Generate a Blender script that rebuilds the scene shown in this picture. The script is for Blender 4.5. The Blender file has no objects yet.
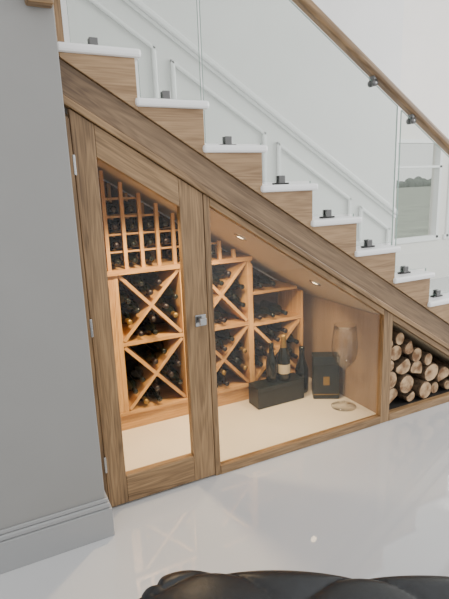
import bpy, bmesh, math, random
from mathutils import Vector, Matrix
random.seed(7)
scene=bpy.context.scene
COL=scene.collection
R=.182; G=.2907; SL=.626; PHI=math.atan(SL)
def inner(x): return 1.82-(x-.615)*SL
def xr(k): return .632+(11-k)*G

# ---------------- materials ----------------
def newmat(name):
    m=bpy.data.materials.new(name); m.use_nodes=True
    nt=m.node_tree; b=nt.nodes['Principled BSDF']
    return m,nt,b
def plain(name,col,rough=.5,metal=0,noise=0,nscale=20,bump=0,coat=0):
    m,nt,b=newmat(name)
    b.inputs['Base Color'].default_value=(*col,1); b.inputs['Roughness'].default_value=rough
    b.inputs['Metallic'].default_value=metal
    if coat: b.inputs['Coat Weight'].default_value=coat
    tc=nt.nodes.new('ShaderNodeTexCoord'); n=nt.nodes.new('ShaderNodeTexNoise')
    n.inputs['Scale'].default_value=nscale; n.inputs['Detail'].default_value=4
    nt.links.new(tc.outputs['Object'],n.inputs['Vector'])
    if noise:
        r=nt.nodes.new('ShaderNodeValToRGB')
        r.color_ramp.elements[0].color=(*[c*(1-noise) for c in col],1)
        r.color_ramp.elements[1].color=(*[min(1,c*(1+noise)) for c in col],1)
        r.color_ramp.elements[0].position=.3; r.color_ramp.elements[1].position=.7
        nt.links.new(n.outputs['Fac'],r.inputs['Fac']); nt.links.new(r.outputs['Color'],b.inputs['Base Color'])
    if bump:
        bp=nt.nodes.new('ShaderNodeBump'); bp.inputs['Strength'].default_value=bump; bp.inputs['Distance'].default_value=.002
        nt.links.new(n.outputs['Fac'],bp.inputs['Height']); nt.links.new(bp.outputs['Normal'],b.inputs['Normal'])
    return m
def wood(name,dark,light,rough=.45,axis=0,band=.055):
    m,nt,b=newmat(name)
    L=nt.links
    tc=nt.nodes.new('ShaderNodeTexCoord'); mp=nt.nodes.new('ShaderNodeMapping')
    sc=[11,11,11]; sc[axis]=.9
    mp.inputs['Scale'].default_value=sc
    oi=nt.nodes.new('ShaderNodeObjectInfo'); mu=nt.nodes.new('ShaderNodeMath'); mu.operation='MULTIPLY'; mu.inputs[1].default_value=37
    L.new(oi.outputs['Random'],mu.inputs[0])
    cx=nt.nodes.new('ShaderNodeCombineXYZ'); 
    for i in range(3): L.new(mu.outputs[0],cx.inputs[i])
    L.new(tc.outputs['Object'],mp.inputs['Vector']); L.new(cx.outputs[0],mp.inputs['Location'])
    n1=nt.nodes.new('ShaderNodeTexNoise'); n1.inputs['Scale'].default_value=1; n1.inputs['Detail'].default_value=3; n1.inputs['Distortion'].default_value=.3
    L.new(mp.outputs[0],n1.inputs['Vector'])
    mp2=nt.nodes.new('ShaderNodeMapping'); s2=[150,150,150]; s2[axis]=5; mp2.inputs['Scale'].default_value=s2
    L.new(tc.outputs['Object'],mp2.inputs['Vector'])
    n2=nt.nodes.new('ShaderNodeTexNoise'); n2.inputs['Scale'].default_value=1; n2.inputs['Detail'].default_value=3
    L.new(mp2.outputs[0],n2.inputs['Vector'])
    m3=nt.nodes.new('ShaderNodeMath'); m3.operation='MULTIPLY'; m3.inputs[1].default_value=75
    L.new(n1.outputs['Fac'],m3.inputs[0])
    sn=nt.nodes.new('ShaderNodeMath'); sn.operation='SINE'; L.new(m3.outputs[0],sn.inputs[0])
    a1=nt.nodes.new('ShaderNodeMath'); a1.operation='MULTIPLY_ADD'; a1.inputs[1].default_value=band
    L.new(sn.outputs[0],a1.inputs[0])
    mx=nt.nodes.new('ShaderNodeMath'); mx.operation='ADD'
    L.new(n1.outputs['Fac'],mx.inputs[0])
    L.new(n2.outputs['Fac'],mx.inputs[1])
    hf=nt.nodes.new('ShaderNodeMath'); hf.operation='MULTIPLY'; hf.inputs[1].default_value=.5
    L.new(mx.outputs[0],hf.inputs[0]); L.new(hf.outputs[0],a1.inputs[2])
    r=nt.nodes.new('ShaderNodeValToRGB')
    r.color_ramp.elements[0].position=.33; r.color_ramp.elements[1].position=.66
    r.color_ramp.elements[0].color=(*dark,1); r.color_ramp.elements[1].color=(*light,1)
    L.new(a1.outputs[0],r.inputs['Fac']); L.new(r.outputs['Color'],b.inputs['Base Color'])
    b.inputs['Roughness'].default_value=rough
    bp=nt.nodes.new('ShaderNodeBump'); bp.inputs['Strength'].default_value=.12; bp.inputs['Distance'].default_value=.001
    L.new(a1.outputs[0],bp.inputs['Height']); L.new(bp.outputs['Normal'],b.inputs['Normal'])
    return m
def thin_glass(name,tint,base=.05,rough=0):
    m=bpy.data.materials.new(name); m.use_nodes=True; nt=m.node_tree; nt.nodes.clear()
    o=nt.nodes.new('ShaderNodeOutputMaterial'); mix=nt.nodes.new('ShaderNodeMixShader')
    t=nt.nodes.new('ShaderNodeBsdfTransparent'); t.inputs[0].default_value=(*tint,1)
    g=nt.nodes.new('ShaderNodeBsdfGlossy'); g.inputs['Roughness'].default_value=rough
    lw=nt.nodes.new('ShaderNodeLayerWeight'); lw.inputs['Blend'].default_value=.5
    p=nt.nodes.new('ShaderNodeMath'); p.operation='POWER'; p.inputs[1].default_value=4
    q=nt.nodes.new('ShaderNodeMath'); q.operation='MULTIPLY_ADD'; q.inputs[1].default_value=.8; q.inputs[2].default_value=base
    L=nt.links
    L.new(lw.outputs['Facing'],p.inputs[0]); L.new(p.outputs[0],q.inputs[0]); L.new(q.outputs[0],mix.inputs[0])
    L.new(t.outputs[0],mix.inputs[1]); L.new(g.outputs[0],mix.inputs[2]); L.new(mix.outputs[0],o.inputs[0])
    return m
OAK=wood('oak',(.125,.072,.032),(.36,.225,.110))
OAKB=wood('oak_bracket',(.22,.130,.062),(.41,.265,.140))
OAKS=wood('oak_string',(.11,.066,.035),(.26,.168,.092))
PX=wood('pine_x',(.36,.18,.055),(.64,.37,.135),axis=0)
PZ=wood('pine_z',(.38,.19,.058),(.68,.40,.15),axis=2)
PANEL=wood('oak_veneer',(.27,.185,.11),(.35,.245,.155),axis=0,band=.01)
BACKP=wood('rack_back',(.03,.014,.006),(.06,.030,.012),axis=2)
WHITE=plain('white_gloss',(.90,.90,.90),.25)
WALLW=plain('white_paint',(.80,.80,.79),.5,noise=.02,nscale=3)
WALLC=plain('cream_paint',(.86,.83,.79),.6,noise=.02,nscale=3)
WALLG=plain('grey_paint',(.280,.278,.270),.7,noise=.02,nscale=4)
BASE=plain('grey_skirting',(.33,.335,.34),.4)
CREAM=plain('cream_tile',(.80,.72,.58),.3,noise=.03,nscale=5)
SOFF=plain('soffit_paint',(.50,.40,.27),.6)
CHROME=plain('brushed_steel',(.45,.45,.45),.25,1)
DCHROME=plain('dark_steel',(.16,.16,.16),.3,1)
BLACK=plain('black_rubber',(.015,.015,.015),.5)
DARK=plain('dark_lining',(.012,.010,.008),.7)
GL=thin_glass('balustrade_glass',(.905,.928,.912),.035)
GLD=thin_glass('door_glass',(.97,.97,.96),.014)
GLP=thin_glass('screen_glass',(.87,.87,.86),.032)
GEDGE=plain('glass_edge',(.38,.50,.45),.2)
BOT=plain('bottle_glass',(.006,.008,.005),.08)
CAP=plain('bottle_capsule',(.012,.006,.006),.4)
CAP2=plain('gold_foil',(.30,.19,.05),.4,.7)
LABEL=plain('label_paper',(.5,.42,.28),.6)
BOXM=plain('gift_box',(.005,.010,.009),.4,noise=.2)
LEATHER=plain('black_leather',(.012,.014,.017),.36,noise=.2,nscale=60,bump=.35)
BARK=plain('bark',(.11,.07,.04),.9,noise=.6,nscale=40,bump=.8)
m,nt,b=newmat('polished_floor')
b.inputs['Roughness'].default_value=.035
b.inputs['IOR'].default_value=1.85
tc=nt.nodes.new('ShaderNodeTexCoord'); n=nt.nodes.new('ShaderNodeTexNoise'); n.inputs['Scale'].default_value=2.5
r=nt.nodes.new('ShaderNodeValToRGB'); r.color_ramp.elements[0].color=(.53,.535,.545,1); r.color_ramp.elements[1].color=(.59,.595,.60,1)
nt.links.new(tc.outputs['Object'],n.inputs['Vector']); nt.links.new(n.outputs['Fac'],r.inputs['Fac']); nt.links.new(r.outputs['Color'],b.inputs['Base Color'])
FLOOR=m
m,nt,b=newmat('log_end')
geo=nt.nodes.new('ShaderNodeTexCoord'); n=nt.nodes.new('ShaderNodeTexNoise'); n.inputs['Scale'].default_value=16; n.inputs['Detail'].default_value=7
r=nt.nodes.new('ShaderNodeValToRGB'); r.color_ramp.elements[0].color=(.20,.10,.045,1); r.color_ramp.elements[1].color=(.62,.43,.25,1)
r.color_ramp.elements[0].position=.36; r.color_ramp.elements[1].position=.6
nt.links.new(geo.outputs['Object'],n.inputs['Vector']); nt.links.new(n.outputs['Fac'],r.inputs['Fac']); nt.links.new(r.outputs['Color'],b.inputs['Base Color']); b.inputs['Roughness'].default_value=.85
LOGE=m

# ---------------- helpers ----------------
def empty(name):
    e=bpy.data.objects.new(name,None); COL.objects.link(e); return e
def finish(o,mats,parent=None,bevel=0,seg=2,smooth=False):
    for mm in mats: o.data.materials.append(mm)
    COL.objects.link(o)
    if parent: o.parent=parent
    if bevel:
        md=o.modifiers.new('bevel','BEVEL'); md.width=bevel; md.segments=seg; md.limit_method='ANGLE'
    if smooth:
        for p in o.data.polygons: p.use_smooth=True
    return o
def prism(name,pts,y0,y1,mat,parent=None,ang=0,bevel=.002,edge=None):
    cx=sum(p[0] for p in pts)/len(pts); cz=sum(p[1] for p in pts)/len(pts)
    c,s=math.cos(ang),math.sin(ang)
    bm=bmesh.new(); A=[];B=[]
    for x,z in pts:
        dx,dz=x-cx,z-cz
        lx=dx*c-dz*s; lz=dx*s+dz*c
        A.append(bm.verts.new((lx,0,lz))); B.append(bm.verts.new((lx,y1-y0,lz)))
    f1=bm.faces.new(A); f2=bm.faces.new(B[::-1]); n=len(pts)
    for i in range(n):
        f=bm.faces.new((A[i],B[i],B[(i+1)%n],A[(i+1)%n]))
        if edge: f.material_index=1
    bmesh.ops.recalc_face_normals(bm,faces=bm.faces)
    me=bpy.data.meshes.new(name); bm.to_mesh(me); bm.free()
    o=bpy.data.objects.new(name,me); o.location=(cx,y0,cz); o.rotation_euler=(0,ang,0)
    return finish(o,[mat]+([edge] if edge else []),parent,bevel)
def box(name,x0,x1,y0,y1,z0,z1,mat,parent=None,ang=0,bevel=.002):
    return prism(name,[(x0,z0),(x1,z0),(x1,z1),(x0,z1)],y0,y1,mat,parent,ang,bevel)
V=-math.pi/2
class MB:
    def __init__(s): s.v=[];s.f=[];s.m=[];s.sm=[]
    def add(s,vs,fs,mi=0,mat=None,sm=False):
        o=len(s.v)
        s.v+= [tuple(mat@Vector(v)) if mat else tuple(v) for v in vs]
        for i,f in enumerate(fs):
            s.f.append([a+o for a in f]); s.m.append(mi[i] if isinstance(mi,list) else mi); s.sm.append(sm)
    def box(s,x0,x1,y0,y1,z0,z1,mi=0,mat=None):
        vs=[(x,y,z) for x in(x0,x1) for y in(y0,y1) for z in(z0,z1)]
        s.add(vs,[(0,1,3,2),(4,6,7,5),(0,4,5,1),(2,3,7,6),(0,2,6,4),(1,5,7,3)],mi,mat)
    def lathe(s,prof,seg=16,mat=None,mi=0,sm=True):
        vs=[];fs=[];ms=[]
        for (r,h) in prof:
            for i in range(seg):
                a=2*math.pi*i/seg; vs.append((r*math.cos(a),r*math.sin(a),h))
        for j in range(len(prof)-1):
            for i in range(seg):
                fs.append((j*seg+i,j*seg+(i+1)%seg,(j+1)*seg+(i+1)%seg,(j+1)*seg+i))
                ms.append(mi(j) if callable(mi) else mi)
        s.add(vs,fs,ms,mat,sm)
    def obj(s,name,mats,parent=None,bevel=0):
        me=bpy.data.meshes.new(name); me.from_pydata(s.v,[],s.f)
        for p,mi,sm in zip(me.polygons,s.m,s.sm): p.material_index=mi; p.use_smooth=sm
        me.update()
        o=bpy.data.objects.new(name,me)
        return finish(o,mats,parent,bevel)

# ---------------- room ----------------
box('floor',-3,9,-5,3.1,-.1,0,FLOOR,bevel=0)
wl=box('wall_left',-2.2,.315,-.16,-.036,0,4.5,WALLG,bevel=.004)
box('wall_back',-2,3.05,.95,1.07,0,4.5,WALLW,bevel=0)
bl=empty('baseboard_left')
box('board',-2.2,.336,-.182,-.161,0,.135,BASE,bl)
box('ogee',-2.2,.330,-.176,-.161,.136,.160,BASE,bl,bevel=.006)
box('bead',-2.2,.324,-.169,-.161,.161,.180,BASE,bl,bevel=.004)
box('board_return',.316,.336,-.1605,-.037,0,.135,BASE,bl)
box('ogee_return',.316,.330,-.1605,-.037,.136,.160,BASE,bl,bevel=.005)
wf=empty('wall_far')
wx0,wx1,wz0,wz1=5.05,5.98,.62,2.0
box('pier_left',1.0,wx0,3,3.15,0,4.5,WALLC,wf,bevel=0)
box('pier_mid',wx1,6.15,3,3.15,0,4.5,WALLC,wf,bevel=0)
box('head',wx0,wx1,3,3.15,wz1,4.5,WALLC,wf,bevel=0)
box('apron',wx0,wx1,3,3.15,0,wz0,WALLC,wf,bevel=0)
box('head_2',6.15,7.1,3,3.15,wz1,4.5,WALLC,wf,bevel=0)
box('apron_2',6.15,7.1,3,3.15,0,wz0,WALLC,wf,bevel=0)
box('pier_right',7.1,9,3,3.15,0,4.5,WALLC,wf,bevel=0)
for i,(a,b_) in enumerate(((wx0,wx1),(6.15,7.1))):
    w=empty('window_%d'%(i+1))
    for nm,q in (('jamb_l',(a,a+.05,wz0,wz1)),('jamb_r',(b_-.05,b_,wz0,wz1)),('head',(a,b_,wz1-.05,wz1)),('sill',(a-.04,b_+.04,wz0-.03,wz0+.04)),('transom',(a,b_,1.62,1.65))):
        box(nm,q[0],q[1],2.97,3.06,q[2],q[3],WHITE,w)
    box('pane',a+.05,b_-.05,3.08,3.09,wz0+.03,wz1-.05,GLD,w,bevel=0)
box('lawn_ground',-30,120,3.3,160,-.3,-.1,plain('grass',(.34,.37,.30),.9,noise=.2,nscale=1),bevel=0)
hd=MB()
for i in range(130):
    x=10+i*1.3; h=random.uniform(1.4,2.8)
    T=Matrix.Translation((x,90+random.random(),-.1))
    hd.lathe([(1.2,0),(1.4,h*.4),(1.1,h*.8),(.4,h),(0.001,h*1.03)],10,T)
hd.obj('garden_hedge',[plain('hedge_leaf',(.17,.20,.17),.9,noise=.4,nscale=3)])

wp=empty('trim_wainscot')
def slopeband(name,x0,x1,o0,o1,y0,y1,mat,parent,bevel=.003):
    return prism(name,[(x0,inner(x0)+o0),(x1,inner(x1)+o0),(x1,inner(x1)+o1),(x0,inner(x0)+o1)],y0,y1,mat,parent,PHI,bevel)
slopeband('dado_rail',-.3,3.05,.885,.925,.915,.949,WHITE,wp,.008)
slopeband('dado_under',-.3,3.05,.86,.885,.935,.949,WHITE,wp,.004)
slopeband('stair_skirting',-.3,3.05,-.05,.26,.936,.949,WHITE,wp)
slopeband('skirting_cap',-.3,3.05,.26,.28,.928,.949,WHITE,wp,.004)
for i in range(-2,4):
    a=1.15+i*.755; b_=min(a+.665,2.98)
    if b_-a<.1: continue
    t=.026
    for nm,o in (('top',.74),('bot',.38)):
        slopeband('panel%d_%s'%(i+2,nm),a,b_,o-t,o,.926,.949,WHITE,wp,.007)
    for nm,x in (('l',a),('r',b_-t)):
        prism('panel%d_%s'%(i+2,nm),[(x,inner(x)+.36),(x+t,inner(x+t)+.36),(x+t,inner(x+t)+.74),(x,inner(x)+.74)],.926,.949,WHITE,wp,V,.007)

# ---------------- staircase ----------------
st=empty('staircase')
for k in range(1,14):
    x=xr(k)
    t=box('tread_%d'%k,x-G-.012,x+.025,-.032,.935,k*R-.034,k*R,WHITE,st,bevel=.011)
    box('riser_%d'%k,x-.018,x-.001,.04,.935,(k-1)*R,k*R-.034,WHITE,st)
    if k<=1:
        pts=[(x,k*R-.034),(x,0),(x-G,0),(x-G,k*R-.034)]
    else:
        lo=max(0,inner(x)-.04)
        pts=[(x,k*R-.034),(x,lo),(x-G,inner(x-G)-.04),(x-G,k*R-.034)]
    prism('step_bracket_%d'%k,pts,-.014,.04,OAKB,st,0 ,.002)
def zx(o): return .615+(1.82+o)/SL
prism('string_board',[(-.3,inner(-.3)-.042),(zx(-.042),0),(zx(-.17),0),(-.3,inner(-.3)-.17)],-.002,.038,OAKS,st,PHI,.002)
prism('string_bead',[(-.3,inner(-.3)-.172),(zx(-.172),0),(zx(-.205),0),(-.3,inner(-.3)-.205)],-.014,.038,OAK,st,PHI,.004)
# ---------------- cellar shell ----------------
prism('ceiling_cellar',[(.2,inner(.2)-.225),(zx(-.225),0.002),(zx(-.245),0.002),(.2,inner(.2)-.245)],.042,.95,SOFF,None,PHI,0)
prism('wall_cellar_left',[(.317,0),(.353,0),(.353,inner(.353)-.25),(.317,inner(.317)-.25)],-.012,.95,OAK,None,V,0)
prism('wall_cellar_right',[(2.05,0),(2.09,0),(2.09,inner(2.09)-.247),(2.05,inner(2.05)-.247)],.045,.95,PANEL,None,V,0)
box('floor_cellar',.354,2.049,.045,.949,0.0,.04,CREAM,bevel=0)
# ---------------- door ----------------
def dt(x): return inner(x)-.209
d=empty('door_1'); yd0,yd1=-.002,.038
prism('stile_left',[(.357,.012),(.447,.012),(.447,dt(.447)),(.357,dt(.357))],yd0,yd1,OAK,d,V)
prism('stile_right',[(.792,.012),(.904,.012),(.904,dt(.904)),(.792,dt(.792))],yd0,yd1,OAK,d,V)
prism('rail_top',[(.448,dt(.448)-.125),(.791,dt(.791)-.125),(.791,dt(.791)),(.448,dt(.448))],yd0,yd1,OAK,d,PHI)
box('rail_bottom',.448,.791,yd0,yd1,.012,.15,OAK,d)
prism('door_pane',[(.44,.14),(.80,.14),(.80,dt(.8)-.12),(.44,dt(.44)-.12)],.016,.022,GLD,d,0,0)
box('handle_plate',.836,.890,-.008,-.002,.816,.872,CHROME,d,bevel=.002)
box('handle_neck',.856,.870,-.030,-.008,.837,.851,CHROME,d,bevel=.002)
box('handle_square',.846,.880,-.040,-.030,.827,.861,CHROME,d,bevel=.003)
for i,z in enumerate((1.52,.85,.2)):
    box('hinge_%d'%i,.350,.362,-.014,.0,z,z+.08,CHROME,d,bevel=.003)
# ---------------- fixed glazed screen ----------------
s=empty('glazed_screen')
prism('post_left',[(.908,0),(.938,0),(.938,inner(.938)-.207),(.908,inner(.908)-.207)],.0,.04,OAK,s,V)
slopeband('top_rail',.939,2.029,-.243,-.207,.0,.04,OAK,s)
prism('post_right',[(2.03,.0),(2.10,.0),(2.10,inner(2.10)-.207),(2.03,inner(2.03)-.207)],.0,.04,OAK,s,V)
box('bottom_rail',.939,2.029,-.002,.04,0,.048,OAK,s)
prism('screen_pane',[(.93,.045),(2.035,.045),(2.035,inner(2.035)-.238),(.93,inner(.93)-.238)],.018,.024,GLP,s,0,0)
ls=empty('log_store')
prism('store_top_rail',[(2.101,inner(2.101)-.243),(zx(-.243),0),(zx(-.207),0),(2.101,inner(2.101)-.207)],.0,.04,OAK,ls,PHI)
box('store_bottom_rail',2.101,2.99,-.002,.04,0,.048,OAK,ls)
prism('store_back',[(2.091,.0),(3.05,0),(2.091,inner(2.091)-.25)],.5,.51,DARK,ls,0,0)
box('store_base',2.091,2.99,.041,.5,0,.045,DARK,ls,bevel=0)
lg=MB()
def log(x,z,r,y0,ln):
    n=18; ph=random.random()*6; q=random.uniform(.0,.10); typ=random.random()
    prof=[]
    for i in range(n):
        a=2*math.pi*i/n
        rr=r*(1+q*math.sin(2*a+ph)+.03*random.uniform(-1,1))
        if typ<.35 and math.cos(a-ph)>.35: rr=r*.35/math.cos(a-ph)*1.3
        prof.append((rr*math.cos(a),rr*math.sin(a)))
    tilt=random.uniform(-.03,.03)
    vs=[]
    for (yy,sc) in ((0,.92),(.004,1),(ln,1)):
        for (px,pz) in prof: vs.append((x+px*sc+tilt*yy,y0+yy,z+pz*sc))
    fs=[tuple(range(n))[::1],tuple(range(3*n-1,2*n-1,-1))]; ms=[0,0]
    for j in range(2):
        for i in range(n): fs.append((j*n+i,(j+1)*n+i,(j+1)*n+(i+1)%n,j*n+(i+1)%n)); ms.append(1)
    lg.add(vs,fs,ms)
# random-size circle packing, settled from the bottom up
placed=[]
for t in range(60):
    r_=random.choice([.040,.047,.054,.060,.064])
    best=None
    for c in range(260):
        x=random.uniform(2.103+r_,2.93)
        # drop: lowest z not hitting others
        z=.047+r_
        for _ in range(6):
            ch=False
            for (px,pz,pr) in placed:
                dd=abs(px-x)
                if dd<pr+r_:
                    if abs(pz-z)<math.sqrt((pr+r_)**2-dd**2)-1e-5:
                        z=pz+math.sqrt((pr+r_)**2-dd**2); ch=True
            if not ch: break
        if z+r_*1.15<inner(x+r_*.5)-.256 and (best is None or z<best[1]): best=(x,z)
    if best: placed.append((best[0],best[1],r_))
for (x,z,r_) in placed: log(x,z,r_*.985,random.uniform(.042,.075),.28)
lg.obj('firewood_stack',[LOGE,BARK])
# ---------------- glass balustrade ----------------
gb=empty('glass_balustrade')
def gpoly(x0,x1):
    pts=[(x0,inner(x0)+.975)]
    ks=[k for k in range(13,-2,-1) if (xr(k)+.034)>x0 and (xr(k+1)+.034)<x1]
    for k in ks:
        a=max(x0,xr(k+1)+.034); b_=min(x1,xr(k)+.034)
        pts+= [(a,max(k,0)*R+.014),(b_,max(k,0)*R+.014)]
    pts.append((x1,inner(x1)+.975))
    return pts
for i,(a,b_) in enumerate(((.40,.945),(.957,2.122),(2.152,3.35))):
    prism('glass_panel_%d'%i,gpoly(a,b_),.05,.060,GL,gb,0,0,GEDGE)
for k in range(1,12):
    x=xr(k)-G*.5+.0; z=k*R
    c=MB()
    c.box(x-.042,x+.042,.040,.070,z+.0005,z+.009,1)
    c.box(x-.018,x+.018,.038,.049,z+.006,z+.044)
    c.box(x-.018,x+.018,.061,.072,z+.006,z+.044)
    c.obj('clamp_%d'%k,[DCHROME,BLACK],gb,.003)
hr=empty('handrail')
Lr=(3.45-.37)/math.cos(PHI)
bm=bmesh.new(); bmesh.ops.create_cube(bm,size=1); bmesh.ops.scale(bm,vec=(Lr,.062,.046),verts=bm.verts)
me=bpy.data.meshes.new('rail'); bm.to_mesh(me); bm.free()
o=bpy.data.objects.new('rail',me); o.location=((3.45+.37)/2,.055,inner((3.45+.37)/2)+1.025); o.rotation_euler=(0,PHI,0)
finish(o,[OAK],hr,.016,4)
for i,x in enumerate((.5,.82,1.08,1.94,2.23,3.2)):
    c=MB(); T=Matrix.Translation((x,.055,inner(x)+.968))
    c.lathe([(.001,-.001),(.017,0),(.017,.016),(.001,.017)],18,T@Matrix.Translation((0,-.005,0))@Matrix.Rotation(math.pi/2,4,'X'))
    c.lathe([(.001,-.001),(.017,0),(.017,.016),(.001,.017)],18,T@Matrix.Translation((0,.021,0))@Matrix.Rotation(math.pi/2,4,'X'))
    c.box(-.008,.008,-.018,.018,0,.05,0,T)
    c.obj('rail_bracket_%d'%i,[DCHROME],hr)
box('newel_post',.335,.368,.0,.035,2.003,3.1,OAK,None,V)
box('oak_handrail_block',.222,.31,-.215,-.161,2.062,2.14,OAK,None,0,.008)

# ---------------- wine rack ----------------
wr=empty('wine_rack')
yf,yb=.64,.93
hx=MB(); vz=MB()
hx.box(.585,1.91,yf+.01,yb,.041,.14)
hx.box(.585,1.91,yf-.005,yb,.14,.16)
cols=[(.63,1.03),(1.09,1.49)]
for a,b_ in cols:
    for x in (a,b_): vz.box(x-.013,x+.013,yf,yb,.16,.995)
    hx.box(a+.013,b_-.013,yf,yb,.568,.59)
vz.box(.585,.617,yf+.002,yf+.02,.16,.995); vz.box(1.043,1.077,yf+.002,yf+.02,.16,.995)
hx.box(.58,1.505,yf-.02,yb,.995,1.022)
vz.box(1.503,1.515,yf,yb,.16,.97); vz.box(1.89,1.91,yf,yb,.16,.745)
hx.box(1.515,1.89,yf,yb,.55,.57); hx.box(1.515,1.86,yf,yb,.765,.783)
xs=[]; x=.603
while x<1.46:
    xs.append(x); x+=.098
for x in xs:
    top=inner(x)-.262
    if top>1.05:
        vz.box(x-.010,x+.010,yf,yf+.022,1.022,top); vz.box(x-.009,x+.009,yb-.03,yb,1.022,top)
zz=1.022
lev=[]
while zz<1.6:
    lev.append(zz); zz+=.098
for z in lev[1:]:
    xe=max([x for x in xs if inner(x)-.262>z+.01],default=None)
    if xe is None or xe<=xs[0]: continue
    hx.box(xs[0],xe,yf+.022,yf+.034,z-.005,z+.005); hx.box(xs[0],xe,yb-.04,yb-.03,z-.006,z+.006)
vz.obj('uprights',[PZ],wr); hx.obj('shelves',[PX],wr)
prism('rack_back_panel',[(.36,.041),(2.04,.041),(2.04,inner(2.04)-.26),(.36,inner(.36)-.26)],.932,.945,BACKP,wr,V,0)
prism('side_filler',[(.355,.041),(.584,.041),(.584,inner(.584)-.262),(.355,inner(.355)-.262)],yf+.005,yf+.02,PZ,wr,V,0)
bins=[(.643,1.017,.16,.568),(.643,1.017,.59,.995),(1.103,1.477,.16,.568),(1.103,1.477,.59,.995),(1.515,1.89,.16,.55)]
for i,(a,b_,z0,z1) in enumerate(bins):
    for j,(p,q) in enumerate((((a,z0),(b_,z1)),((a,z1),(b_,z0)))):
        dx,dz=q[0]-p[0],q[1]-p[1]; L=math.hypot(dx,dz); ux,uz=dx/L,dz/L; nx,nz=-uz*.01,ux*.01
        p=(p[0]+ux*.012,p[1]+uz*.012); q=(q[0]-ux*.012,q[1]-uz*.012)
        prism('cross_%d_%d'%(i,j),[(p[0]+nx,p[1]+nz),(p[0]-nx,p[1]-nz),(q[0]-nx,q[1]-nz),(q[0]+nx,q[1]+nz)],yf+.002+j*.001,yb,PX,wr,-math.atan2(dz,dx),0)
# ---------------- bottles ----------------
prof=[(.001,0),(.030,.001),(.037,.006),(.0375,.185),(.033,.205),(.018,.228),(.0145,.245),(.0145,.288),(.016,.289),(.016,.298),(.001,.299)]
bt=MB()
def bottle(x,z,yback,r=1,tilt=0):
    ci=random.choice([1,1,0,0,2,0,1,0])
    M=Matrix.Translation((x,yback,z))@Matrix.Rotation(tilt,4,'Z')@Matrix.Rotation(math.pi/2,4,'X')
    bt.lathe(prof,12,M,mi=lambda j:(ci if j>=6 else 0))
for i in range(len(xs)-1):
    cx=(xs[i]+xs[i+1])/2
    for z in lev:
        if z+.098<inner(xs[i+1])-.262 and random.random()<.93: bottle(cx,z+.006+.038,.930)
rb=.0385
for (a,b_,z0,z1) in bins:
    cx,cz=(a+b_)/2,(z0+z1)/2; W=(b_-a)/2; H=(z1-z0)/2; Ld=math.hypot(W,H)
    ex,ez=W/Ld,H/Ld
    def dist(px,pz):
        d1=abs((px-cx)*ez-(pz-cz)*ex); d2=abs((px-cx)*ez+(pz-cz)*ex)
        return min(d1-.01,d2-.01,px-a,b_-px,pz-z0,z1-pz)
    pts=[]
    tries=[]
    for ii in range(60):
        for jj in range(60):
            px=a+(b_-a)*ii/59; pz=z0+(z1-z0)*jj/59
            if dist(px,pz)>=rb: tries.append((pz,px))
    for reg in ('top','left','right','bot'):
        def inreg(px,pz):
            u=(px-cx)/W; v=(pz-cz)/H
            return {'top':v>abs(u),'bot':-v>abs(u),'left':-u>abs(v),'right':u>abs(v)}[reg]
        T=sorted(t for t in tries if inreg(t[1],t[0]))
        lim=random.choice([2,3,4]) if reg!='bot' else random.choice([2,3])
        got=[]
        for pz,px in T:
            if all((px-g[0])**2+(pz-g[1])**2>=(2*rb)**2 for g in got):
                got.append((px,pz))
                if len(got)>=lim: break
        pts+=got
    for px,pz in pts: bottle(px,pz,.93-random.uniform(0,.02),tilt=0)
for x in (1.56,1.66,1.76): bottle(x,.571+.038,.925)
for x in (1.57,1.67): bottle(x,.784+.038,.925)
bt.obj('wine_bottles',[BOT,CAP,CAP2])

def champagne(name,x,y,z,s=1.0,lab=1):
    c=MB(); T=Matrix.Translation((x,y,z))@Matrix.Scale(s,4)
    c.lathe([(.001,0),(.040,.001),(.044,.008),(.044,.05)],24,T)
    c.lathe([(.0445,.05),(.0445,.115)],24,T,lab)
    c.lathe([(.044,.115),(.043,.16),(.033,.195),(.021,.225)],24,T)
    c.lathe([(.0215,.225),(.017,.27),(.0175,.285),(.019,.29),(.019,.31),(.001,.315)],24,T,2 if lab else 0)
    return c.obj(name,[BOT,LABEL,CAP2])
bx=empty('wine_gift_box')
box('case',1.44,1.80,.47,.60,.041,.185,BOXM,bx,bevel=.004)
box('lid_seam',1.438,1.802,.468,.602,.150,.153,BLACK,bx,bevel=0)
champagne('champagne_bottle',1.675,.53,.1855)
champagne('dark_wine_bottle',1.59,.545,.1855,.85,0)
champagne('dark_wine_bottle',1.853,.575,.041,1.05,0)
pb=empty('presentation_box')
def rbox(name,x0,x1,y0,y1,z0,z1,mat,T,parent,bev=.003):
    c=MB(); c.box(x0,x1,y0,y1,z0,z1); o=c.obj(name,[mat],parent,bev); o.matrix_world=T; return o
T=Matrix.Translation((1.94,.425,.041))@Matrix.Rotation(math.radians(-30),4,'Z')
rbox('body',-.085,.085,-.05,.05,0,.24,BOXM,T,pb); rbox('lid',-.087,.087,-.052,.052,.242,.30,BOXM,T,pb)
rbox('crest',-.02,.02,-.0525,-.05,.10,.16,CAP2,T,pb,0); rbox('band',-.085,.085,-.0515,-.05,.03,.036,CAP2,T,pb,0)
c=MB(); T=Matrix.Translation((1.94,.235,.041))
c.lathe([(.001,.0),(.080,.001),(.081,.004),(.03,.010),(.008,.022),(.006,.06),(.006,.24),(.012,.262),(.045,.29),(.072,.33),(.082,.38),(.083,.42),(.077,.48),(.068,.55),(.067,.551),(.074,.48),(.080,.42),(.079,.38),(.069,.332),(.044,.294),(.001,.272)],36,T)
c.obj('giant_wine_glass',[thin_glass('crystal',(.985,.985,.98),.05)])
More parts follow.
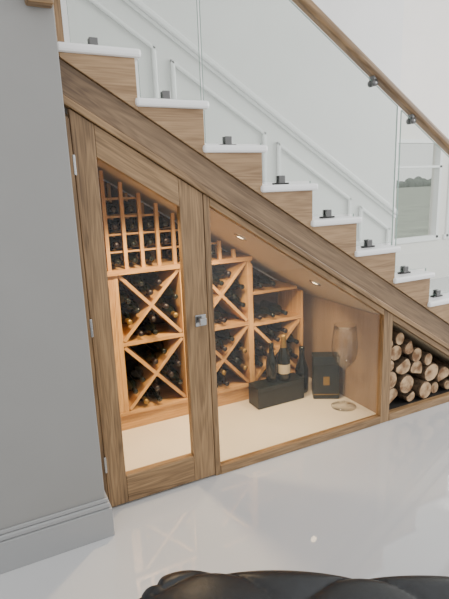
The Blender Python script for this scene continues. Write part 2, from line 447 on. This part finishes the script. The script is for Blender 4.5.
for i,(x,en,tl,yy) in enumerate(((.76,85,6,.22),(1.226,50,24,.25),(1.72,19,24,.25))):
    zc=inner(x)-.246
    c=MB(); T=Matrix.Translation((x,yy,zc))@Matrix.Rotation(PHI,4,'Y')
    c.lathe([(.001,-.002),(.022,-.002),(.024,-.006),(.036,-.006),(.038,.0)],24,T,mi=lambda j:1 if j==0 else 0)
    e,nt,b=newmat('lamp_lens_%d'%i); b.inputs['Emission Color'].default_value=(1,.75,.45,1); b.inputs['Emission Strength'].default_value=12
    c.obj('downlight',[CHROME,e])
    ld=bpy.data.lights.new('spot','SPOT'); ld.energy=en; ld.color=(1,.75,.46); ld.spot_size=math.radians(116 if i else 130); ld.spot_blend=.7; ld.shadow_soft_size=.03
    lo=bpy.data.objects.new('downlight_lamp',ld); lo.location=(x,yy,zc-.03); lo.rotation_euler=(math.radians(tl),0,0); COL.objects.link(lo)

# ---------------- tufted leather ottoman ----------------
ot=empty('leather_ottoman')
Lo,Wo,Ho,rr,rc=1.25,.62,.30,.075,.20
bm=bmesh.new(); bmesh.ops.create_cube(bm,size=2); bmesh.ops.subdivide_edges(bm,edges=bm.edges[:],cuts=110,use_grid_fill=True)
A_,B_=.19,.155
hl,hw,hh=Lo/2,Wo/2,Ho/2
for v in bm.verts:
    co=Vector((v.co.x*hl,v.co.y*hw,v.co.z*hh))
    inn=Vector((max(-hl+rr,min(hl-rr,co.x)),max(-hw+rr,min(hw-rr,co.y)),max(-hh+rr,min(hh-rr,co.z))))
    n=(co-inn).normalized(); co=inn+n*rr
    cx=math.copysign(hl-rc,co.x); cy=math.copysign(hw-rc,co.y)
    if abs(co.x)>hl-rc and abs(co.y)>hw-rc:
        dx,dy=co.x-cx,co.y-cy; L=math.hypot(dx,dy); q=max(abs(dx),abs(dy))/max(L,1e-6)
        co.x=cx+dx*q; co.y=cy+dy*q
    u=co.x; w=co.y
    drop=hh-co.z
    if n.z<.99:
        if abs(n.x)>abs(n.y): u+=math.copysign(drop,n.x)
        else: w+=math.copysign(drop,n.y)
    sv=u/A_+w/B_; tv=u/A_-w/B_
    p=(abs(math.sin(math.pi*sv/2))*abs(math.sin(math.pi*tv/2)))**.33
    if n.z<-.3: p=1
    v.co=co+n*(.020*(p-1))
me=bpy.data.meshes.new('cushion'); bm.to_mesh(me); bm.free()
ANG=math.radians(-31.5)
dv=Vector((math.cos(ANG),math.sin(ANG))); nv=Vector((dv.y,-dv.x))
P0=Vector((.262,-.856))
C=P0+dv*hl+nv*hw
MO=Matrix.Translation((C.x,C.y,.45-hh))@Matrix.Rotation(ANG,4,'Z')
o=bpy.data.objects.new('cushion',me); finish(o,[LEATHER],ot,smooth=True); o.matrix_world=MO
bb=MB()
for i in range(-8,9):
    for j in range(-8,9):
        u=(i+j)*A_; w=(i-j)*B_
        if abs(u)<hl-.05 and abs(w)<hw-.05:
            bb.lathe([(.012,-.004),(.011,.003),(.006,.007),(.0005,.008)],12,Matrix.Translation((u,w,hh-.020)))
o=bb.obj('buttons',[LEATHER],ot); o.matrix_world=MO
fr=MB(); fr.box(-hl+.09,hl-.09,-hw+.09,hw-.09,-hh-.03,-hh+.02)
for sx in(-1,1):
    for sy in(-1,1):
        fr.lathe([(.012,-.30),(.016,-.28),(.03,-.24),(.022,-.21),(.034,-.19),(.034,-.16)],16,Matrix.Translation((sx*(hl-.13),sy*(hw-.13),0)) )
o=fr.obj('frame_and_legs',[OAKS],ot); o.matrix_world=MO

# ---------------- light ----------------
w=bpy.data.worlds.new('world'); scene.world=w; w.use_nodes=True
bg=w.node_tree.nodes['Background']; bg.inputs[0].default_value=(1,.995,.985,1); bg.inputs[1].default_value=1.35
ld=bpy.data.lights.new('daylight','AREA'); ld.shape='RECTANGLE'; ld.size=3; ld.size_y=2.4; ld.energy=300; ld.color=(1,.99,.97)
lo=bpy.data.objects.new('window_daylight',ld); lo.location=(7.6,-2.0,3.2); COL.objects.link(lo)  # added area lamp giving the light a direction; no window stands here
lo.rotation_euler=(Vector((1.8,0,.6))-lo.location).to_track_quat('-Z','Y').to_euler()

# ---------------- camera ----------------
cd=bpy.data.cameras.new('camera'); cam=bpy.data.objects.new('camera',cd); COL.objects.link(cam)
rt=Vector((.8945,-.4455,-.0373)); up=Vector((.1323,.1848,.9738)); fw=Vector((.4270,.8760,-.2244))
M=Matrix.Identity(4)
for i in range(3): M[i][0]=rt[i]; M[i][1]=up[i]; M[i][2]=-fw[i]
M[0][3]=0; M[1][3]=-2.0445; M[2][3]=1.45
cam.matrix_world=M; cd.sensor_fit='AUTO'; cd.sensor_width=36; cd.lens=484/599*36; cd.clip_start=.02
scene.camera=cam
